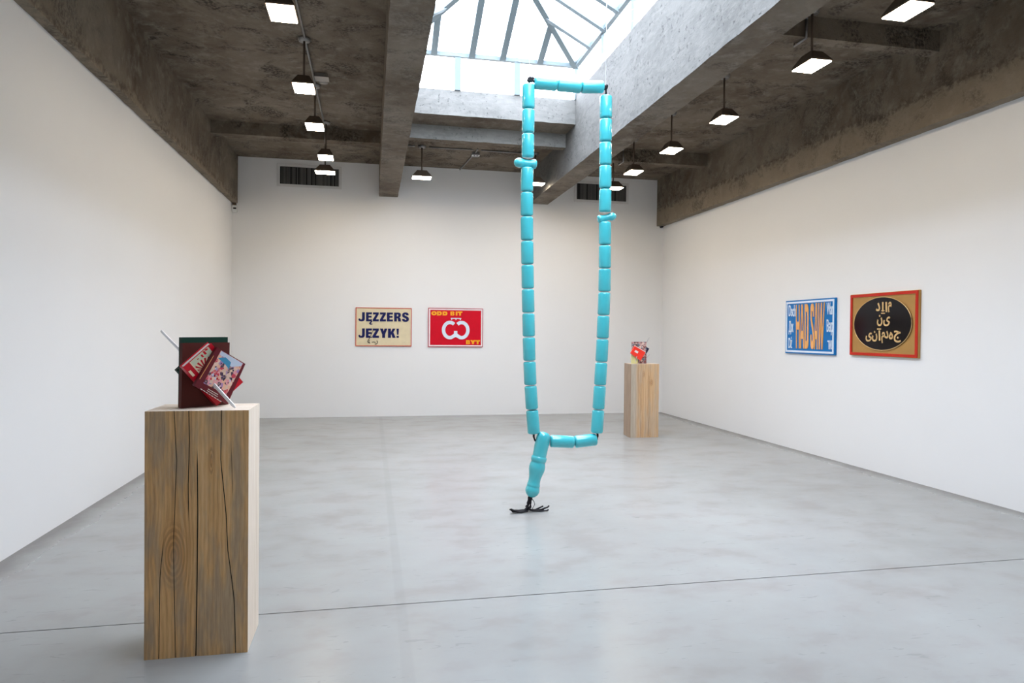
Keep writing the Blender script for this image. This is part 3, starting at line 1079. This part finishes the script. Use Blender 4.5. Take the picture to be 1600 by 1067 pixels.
# ------------------------------------------------------------------ hanging bead sculpture
BY = 5.6
bs = thing('bead_sculpture', (1.31, BY, 0), 'giant turquoise prayer bead loop hanging from the skylight to the floor', 'sculpture')
BR = .0525
CYL = [(0, .016), (.004, .036), (.018, .045), (.045, .0505), (.085, BR), (.5, BR), (.915, BR), (.955, .0505), (.982, .045), (.996, .036), (1, .016)]


def bead(A, B, prof=CYL, k=1.0):
    A, B = Vector(A), Vector(B)
    return lathe('bead', A, B, [(f, r * k) for f, r in prof], M['teal'], bs)


def strand(pts, gap=.004):
    for a, b in zip(pts, pts[1:]):
        if a is None or b is None:
            continue
        A, B = Vector((a[0], BY, a[1])), Vector((b[0], BY, b[1]))
        d = (B - A).normalized() * gap / 2
        bead(A + d, B - d)


Ls = [(1.269, 3.576), (1.271, 3.368), (1.269, 3.165), (1.269, 2.962), None, (1.265, 2.884), (1.264, 2.678), (1.266, 2.476), (1.270, 2.273),
      (1.275, 2.074), (1.280, 1.872), (1.287, 1.670), (1.293, 1.470), (1.300, 1.268), (1.311, 1.065), (1.327, .861), (1.345, .655)]
Rs = [(1.947, 3.534), (1.949, 3.336), (1.948, 3.138), (1.949, 2.940), (1.950, 2.740), (1.951, 2.538), None, (1.951, 2.462), (1.953, 2.260),
      (1.954, 2.060), (1.953, 1.860), (1.947, 1.659), (1.941, 1.460), (1.933, 1.260), (1.922, 1.060), (1.910, .854), (1.897, .650)]
strand(Ls)
strand(Rs)
tp = [at(p, (0, BY, 0), (0, 1, 0)) for p in ((834, 129), (870.5, 132.5), (908, 136), (943, 136))]
strand([(p.x, p.z) for p in tp])
bp = [at(p, (0, BY, 0), (0, 1, 0)) for p in ((859, 689), (897, 690.5), (932, 686.5))]
strand([(p.x, p.z) for p in bp])
# two divider beads, waisted, set crosswise
DIV = [(0, .006), (.02, .018), (.07, .029), (.15, .037), (.25, .0405), (.34, .038), (.40, .033), (.46, .031), (.72, .032), (.80, .036), (.88, .0405), (.95, .038), (.99, .028), (1, .012)]
a_, b_ = at((803, 253.5), (0, BY, 0), (0, 1, 0)), at((838.5, 257), (0, BY, 0), (0, 1, 0))
lathe('divider_bead', a_, b_, DIV, M['teal'], bs)
a_, b_ = at((962.5, 337), (0, BY, 0), (0, 1, 0)), at((934, 343), (0, BY, 0), (0, 1, 0))
lathe('divider_bead', a_, b_, [(f, r * .86) for f, r in DIV], M['teal'], bs)
# turned handle bead
a_, b_ = at((850.5, 675), (0, BY, 0), (0, 1, 0)), at((829.6, 777), (0, BY, 0), (0, 1, 0))
HND = [(0, .020), (.012, .040), (.04, .053), (.08, .059), (.16, .0615), (.36, .0585), (.372, .0585), (.378, .064), (.395, .066), (.43, .066), (.445, .0625), (.455, .059),
       (.47, .061), (.50, .066), (.54, .0685), (.58, .067), (.63, .060), (.69, .052), (.74, .0505), (.785, .0525), (.80, .0555), (.815, .056), (.83, .0545), (.835, .0545),
       (.85, .057), (.88, .0605), (.91, .060), (.95, .050), (.98, .034), (1, .012)]
lathe('handle_bead', a_, b_, HND, M['teal'], bs, 32)
K = lambda x, y, dy=0.0: at((x, y), (0, BY, 0), (0, 1, 0)) + Vector((0, dy, 0))
# cord: threaded through the beads, knotted at the corners
for pts in [[K(826, 134), K(827, 128), K(831, 125), K(836, 129)], [K(943, 136), K(947, 139), K(947, 145), K(947, 152)],
               [K(834, 674), K(834, 682), K(836, 688), K(842, 690)], [K(933, 674), K(934, 681), K(933, 686), K(929, 688)]]:
    tube('cord', pts, .009, M['cord'], bs)


def knot(x, y, s=1.0):
    for dx, dy, ax, ay in ((-2.5, -1.5, 2.5, 2), (2, -3, -1.5, 3), (-3.5, 3.0, 1.5, 1.0)):
        A, B = K(x + dx, y + dy, -.012), K(x + ax, y + ay, .012)
        lathe('knot', A, B, [(0, .006 * s), (.15, .013 * s), (.5, .017 * s), (.85, .013 * s), (1, .006 * s)], M['cord'], bs, 12)


knot(827.5, 123.5)
knot(831, 124)
knot(946.5, 136)
# hanging wires up to the skylight rafters
for x, y in ((827, 121), (946.5, 133)):
    p = K(x, y)
    zt = ZE + (ZRI - ZE) * (min(p.x - SX0, SX1 - p.x) / (MX - SX0)) - .03
    tube('hanging_wire', [p, (p.x, BY, zt)], .0013, M['steel'], bs, 6)
# tassel
T = lambda x, z, dy=0.0: Vector((x, BY + dy, z))
hx = K(829, 777).x
hz = K(829, 777).z
fl = []
for i in range(10):
    a = random.uniform(-.02, .02)
    dy = random.uniform(-.03, .03)
    end = 1.138 + random.uniform(-.005, .06) if i < 6 else 1.42 + random.uniform(0, .075)
    kick = random.uniform(.02, .045)
    mid_x = hx - .012 + random.uniform(-.025, .012)
    sgn = -1 if i < 6 else 1
    fl.append([T(hx + a * .3, hz + .01), T(hx + a - .006, hz - .05, dy * .4), T(mid_x, .045, dy * .7), T(mid_x + sgn * .03, .014, dy),
               T(mid_x + (end - mid_x) * .55, .009, dy * 1.3), T(end + .012 * -sgn, .011 + (.02 if i % 2 else 0), dy * 1.5), T(end, .012 + kick * (.9 if i % 2 else .3), dy * 1.5)])
for pts in fl:
    tube('tassel_cord', pts, .0065, M['cord'], bs, 6)
tube('tassel_cord', [T(hx + .004, hz), T(hx + .028, hz - .035, -.01), T(hx + .034, .065, -.012), T(hx + .012, .025, -.01), T(hx - .01, .01, -.01)], .0028, M['cord'], bs, 6)
tube('tassel_cord', [T(hx, hz), T(hx - .025, hz - .06, .01), T(hx - .034, .05, .012), T(hx - .02, .012, .01)], .0028, M['cord'], bs, 6)
lathe('knot', T(hx - .002, hz + .014), T(hx - .006, hz - .03), [(0, .012), (.3, .021), (.7, .02), (1, .013)], M['cord'], bs, 12)


# ------------------------------------------------------------------ pedestals
def timber_front(x0, x1, yf, yb, z1, cracks, name, label, mats, poly=None):
    """block whose front carries drying checks cut in as real grooves; cracks: (points (x, z), width)"""
    cx, cy = (x0 + x1) / 2, (yf + yb) / 2
    t = thing(name, (cx, cy, 0), label, 'pedestal')
    NZ = 40
    zs = [z1 * i / NZ for i in range(NZ + 1)]

    def cr(pts, w, z):
        for (xa, za), (xb, zb) in zip(pts, pts[1:]):
            if min(za, zb) <= z <= max(za, zb):
                f = (z - za) / (zb - za) if zb != za else 0
                return xa + (xb - xa) * f, w
        return None

    def xat(pts, z):
        p = sorted(pts, key=lambda q: q[1])
        if z <= p[0][1]:
            return p[0][0]
        if z >= p[-1][1]:
            return p[-1][0]
        return cr(pts, 0, z)[0]

    V, F, idx = [], [], []
    ncol = 2 + 3 * len(cracks)
    for z in zs:
        row = [(x0, yf, z)]
        for pts, w in cracks:
            c = cr(pts, w, z)
            x = xat(pts, z)
            if c:
                zz = [q[1] for q in pts]
                e = min(1.0, (z - min(zz) + (1 if min(zz) <= 0 else 0)) / .08, (max(zz) - z + (1 if max(zz) >= z1 - .001 else 0)) / .08)
                ww, d = max(.0004, w * e), .018 * max(e, 0.0)
            else:
                ww, d = .0004, 0.0
            x = max(x, row[-1][0] + ww / 2 + .0015)
            row += [(x - ww / 2, yf, z), (x, yf + d, z), (x + ww / 2, yf, z)]
        row.append((x1, yf, z))
        V += row
    for i in range(NZ):
        for j in range(ncol - 1):
            F.append((i * ncol + j, i * ncol + j + 1, (i + 1) * ncol + j + 1, (i + 1) * ncol + j))
            idx.append(2 if (j % 3) and j > 0 and j < ncol - 2 + 1 and j % 3 in (1, 2) else 0)
    n = len(V)
    V += [(x0, yb, 0), (x1, yb, 0), (x1, yb, z1), (x0, yb, z1)]
    bot = list(range(ncol))
    topr = [NZ * ncol + j for j in range(ncol)]
    F += [tuple(bot + [n + 1, n]), tuple(topr + [n + 2, n + 3]), (n, n + 1, n + 2, n + 3),
          tuple([i * ncol for i in range(NZ + 1)] + [n + 3, n]), tuple([i * ncol + ncol - 1 for i in range(NZ + 1)] + [n + 2, n + 1])]
    idx += [1, 1, 1, 3, 1]
    mesh('timber_block', V, F, None, t, mats=mats, idx=idx)
    return t


PX0, PX1, PYF, PYB, PZ = -1.0, -.555, 3.366, 3.68, 1.131


def fc(x, y):                      # photo pixel on the near pedestal's front -> (x, z)
    p = at((x, y), (0, PYF, 0), (0, 1, 0))
    return (p.x, min(max(p.z, 0), PZ))


cracks1 = [([fc(248, 1030), fc(250, 900), fc(256, 840)], .003),
           ([fc(272, 640), fc(276, 720), fc(271, 850), fc(274, 1030)], .003),
           ([fc(295, 640), fc(296, 690), fc(294, 760), fc(295, 815)], .004),
           ([fc(308, 700), fc(309, 800), fc(308, 900), fc(306, 1030)], .005),
           ([fc(346, 640), fc(345, 720), fc(353, 800), fc(356, 860), fc(362, 905), fc(366, 940), fc(368, 1030)], .004),
           ([fc(361, 690), fc(364, 780)], .002)]
ped1 = timber_front(PX0, PX1, PYF, PYB, PZ, cracks1, 'timber_pedestal',
                    'tall square timber pedestal in the left foreground with long dark cracks',
                    [M['aged'], M['fresh'], M['crack'], M['fresh']])
ped1['group'] = 'timber pedestals'

ped2 = thing('timber_pedestal', (3.905, 9.55, 0), 'pale two-toned timber pedestal by the far right corner of the room', 'pedestal', 'timber pedestals')
poly = [(3.690, 9.376, 0), (4.126, 9.392, 0), (4.13, 9.72, 0), (3.715, 9.72, 0), (3.708, 9.60, 0), (3.688, 9.50, 0)]
n = len(poly)
zt2 = 1.071
V = [Vector(p) for p in poly] + [Vector((p[0], p[1], zt2)) for p in poly]
F = [tuple(range(n)), tuple(range(n, 2 * n))] + [(i, (i + 1) % n, n + (i + 1) % n, n + i) for i in range(n)]
mesh('timber_block', V, F, None, ped2, mats=[M['two_tone'], M['fresh'], M['grey_wood']], idx=[1, 1, 0, 1, 1, 2, 2, 2], bevel=0)
mesh('drying_check', [(3.965, 9.3855, .02), (3.972, 9.3855, .3), (3.968, 9.3855, .9), (3.970, 9.3855, .9), (3.976, 9.3855, .3), (3.969, 9.3855, .02)],
     [(0, 1, 4, 5), (1, 2, 3, 4)], M['crack'], ped2)


# ------------------------------------------------------------------ skewered books
def book(root, quad, nrm, thick, cover, spine='left', name='book', label=None):
    """quad: front cover corners TL TR BR BL; pages show on the three other sides"""
    tl, tr, br, bl = [Vector(q) for q in quad]
    nrm = Vector(nrm).normalized()
    c = .003
    mk = lambda d0, d1, nm, mt, par, ins=0.0: prism(nm, [q + (ctr - q).normalized() * ins - nrm * d0 for q in (tl, tr, br, bl)], -nrm * (d1 - d0), mt, par)
    ctr = (tl + tr + br + bl) / 4
    b = mk(0, c, name, cover, root)
    if label:
        b['label'] = label
    mk(thick - c, thick, 'back_board', cover, b)
    mk(c, thick - c, 'page_block', M['pages'], b, .006)
    e = {'left': (tl, bl), 'right': (tr, br), 'bottom': (bl, br), 'top': (tl, tr)}[spine]
    inn = (ctr - (e[0] + e[1]) / 2).normalized() * .004
    prism('spine', [e[0] - nrm * c, e[1] - nrm * c, e[1] + inn - nrm * c, e[0] + inn - nrm * c], -nrm * (thick - 2 * c), cover, b)
    return b


def printed(name, pts, nrm, mat, parent, lift=.0006):
    nrm = Vector(nrm).normalized()
    return prism(name, [Vector(p) + nrm * .0001 for p in pts], nrm * lift, mat, parent)


up = (0, 0, 1)
pA, pB = at((283, 638.5), (0, 0, PZ), up), at((357, 632), (0, 0, PZ), up)
d = (pB - pA).normalized()
NB = Vector((d.y, -d.x, 0)).normalized()
PC = (pA + pB) / 2 + Vector((0, 0, .15))
sk = thing('book_skewer', tuple((pA + pB) / 2 * 1.0), 'cluster of red, maroon and green books run through by a steel skewer', 'sculpture', 'books on steel skewers')
Q = lambda pts, off, n=NB: [at(p, PC + NB * off, n) for p in pts]


def drop(q, z=PZ + .001):
    q[2].z = z
    q[3].z = z
    return q


brn = drop(Q(((285.5, 536), (359, 535), (357, 632), (283, 638.5)), 0))
book(sk, brn, NB, .022, M['brown'], 'left')
grn = drop(Q(((284, 527), (356, 526.5), (355, 632), (282.5, 637)), -.024))
book(sk, grn, NB, .024, M['green'], 'left')
back = Q(((276, 578), (318, 540), (352, 588), (316, 622)), -.054)
book(sk, back, NB, .02, M['green'], 'left')
NT_ = (NB + Vector((.05, 0, -.16))).normalized()
red = Q(((286, 574), (330, 536), (380, 597), (339, 634)), .062, NT_)
rb = book(sk, red, NT_, .030, M['bred'], 'left')
fr_ = lambda q, us: [lerp(q, *u) for u in us]
printed('cover_picture', fr_(red, ((.235, .01), (.87, .01), (.87, .78), (.235, .78))), NT_, M['sage'], rb)
printed('cover_line', fr_(red, ((.21, .01), (.235, .01), (.235, .99), (.21, .99))), NT_, M['peach'], rb)
cu, cv = .43, .31
printed('sun_disc', fr_(red, [(min(.865, max(.24, cu + .40 * math.cos(a))), cv + .20 * math.sin(a)) for a in [2 * math.pi * i / 40 for i in range(40)]]), NT_, M['peach'], rb, .0008)
for k in range(20):
    a0 = math.radians(k * 18 + 4)
    a1 = a0 + math.radians(8.5)
    pts = [(cu, cv)]
    for a in (a0, a1):
        kk = 1.0
        uu, vv = math.cos(a) * .40, math.sin(a) * .20
        if cu + uu < .24:
            kk = min(kk, (.24 - cu) / uu)
        if cu + uu > .865:
            kk = min(kk, (.865 - cu) / uu)
        pts.append((cu + uu * kk, cv + vv * kk))
    printed('sun_ray', fr_(red, pts), NT_, M['bred'], rb, .0010)
for u0, v0, u1, v1 in ((.56, .035, .61, .105), (.66, .015, .72, .095), (.74, .01, .82, .05), (.42, .05, .47, .075)):
    printed('lettering', fr_(red, ((u0, v0), (u1, v0 + .01), (u1, v1), (u0, v1 - .01))), NT_, M['bred'], rb, .0012)
printed('spine_mark', fr_(red, ((.03, .12), (.10, .13), (.10, .26), (.03, .25))), NT_, M['peach'], rb, .001)

mar = Q(((339.5, 542.5), (383.5, 568.5), (355.5, 631.5), (303.5, 603)), .086, NT_)
mb = book(sk, mar, NT_, .018, M['maroon'], 'left')
pic = [at(p, PC + NB * .086, NT_) for p in ((345.5, 547.5), (380, 567.7), (353.7, 616.5), (317.7, 598.5))]
pp = printed('cover_picture', pic, NT_, M['crowd'], mb)
printed('picture_sky', fr_(pic, ((.02, .01), (.98, .01), (.98, .10), (.62, .26), (.40, .12), (.02, .12))), NT_, M['sky_print'], mb, .0009)
printed('picture_roof', fr_(pic, ((.02, .22), (.28, .10), (.55, .15), (.60, .34), (.40, .28))), NT_, M['teal_print'], mb, .0011)
for k in range(26):
    u, v = random.uniform(.12, .88), random.uniform(.30, .92)
    s = random.uniform(.02, .05)
    mt = random.choice([M['navy_book'], M['bred'], M['sky_print'], M['peach'], M['navy_book']])
    printed('picture_figure', fr_(pic, ((u - s, v), (u, v - s), (u + s, v + s * .4), (u, v + s))), NT_, mt, mb, .0012 + k * .00001)
printed('gilt_line', [at(p, PC + NB * .086, NT_) for p in ((333.5, 555.5), (334.2, 555.8), (312.3, 592.3), (311.5, 592))], NT_, M['orange'], mb)
for a, b in (((325, 607), (341, 616.2)), ((323.5, 609.5), (340.5, 619.5)), ((313, 606.5), (347, 627.8))):
    # three lines of small type, too small to read
    for i in range(8):
        f0, f1 = i / 8 + .01, (i + 1) / 8 - .025
        p0 = (a[0] + (b[0] - a[0]) * f0, a[1] + (b[1] - a[1]) * f0)
        p1 = (a[0] + (b[0] - a[0]) * f1, a[1] + (b[1] - a[1]) * f1)
        printed('type_line', [at(q, PC + NB * .086, NT_) for q in (p0, p1, (p1[0] - .45, p1[1] + .9), (p0[0] - .45, p0[1] + .9))], NT_, M['pages'], mb)
tip = at((367.5, 637), (0, 0, PZ + .006), up)
thru = at((334, 600.5), PC + NB * .088, NT_)
tail = at((252, 517), PC - NB * .20, NB)
tail2 = at((283, 549), PC - NB * .06, NB)
tube('skewer_blade', [tip, tip + (thru - tip) * .12, thru], [.004, .009, .009], M['blade'], sk, 6, .5)
tube('skewer_blade', [tail2, tail], [.008, .007], M['blade'], sk, 6, .6)

# small cluster on the far pedestal
q0 = Vector((3.87, 9.52, zt2))
NF = Vector((0, -1, 0))
s2 = thing('book_skewer', (3.87, 9.52, zt2), 'small cluster of vermilion and patterned books on the far pedestal', 'sculpture', 'books on steel skewers')
Q2 = lambda pts, y: [at(p, (0, y, 0), NF) for p in pts]


def rest(q):
    q[2].z = q[3].z = zt2 + .001
    return q


book(s2, rest(Q2(((987.8, 534), (1010, 534), (1010, 567), (987.8, 567)), 9.52)), NF, .03, M['floral'], 'left')
book(s2, rest(Q2(((986.6, 554), (997.5, 555.5), (996.5, 567), (986.6, 567)), 9.47)), NF, .02, M['lime'], 'left')
book(s2, Q2(((1002, 538), (1014.5, 544.6), (1005, 562), (993, 556)), 9.56), NF, .03, M['navy_book'], 'left')
vq = Q2(((992, 540.6), (1008.8, 550.5), (1001, 563.3), (985.6, 551.8)), 9.43)
vb = book(s2, vq, NF, .03, M['vermilion'], 'left')
printed('cover_label', Q2(((993.3, 546.8), (997.6, 549.4), (996, 552.4), (991, 549.3)), 9.43), NF, M['pages'], vb)
prism('page_edge', [p + Vector((0, .004, 0)) for p in Q2(((992, 539.4), (1009.3, 549.6), (1008.8, 551), (991.8, 541)), 9.43)], (0, .02, 0), M['pages'], vb)
tube('skewer_blade', [at((1014.5, 527.5), (0, 9.62, 0), NF), at((1010, 535.5), (0, 9.57, 0), NF)], [.005, .010], M['steel'], s2, 6, .5)
tube('skewer_blade', [at((995.2, 556.5), (0, 9.425, 0), NF), at((992.5, 566), (0, 9.41, 0), NF)], [.008, .006], M['steel'], s2, 6, .5)
tube('skewer_blade', [at((1009, 560), (0, 9.55, 0), NF), at((1015.5, 553.5), (0, 9.55, 0), NF)], [.006, .004], M['steel'], s2, 6, .5)
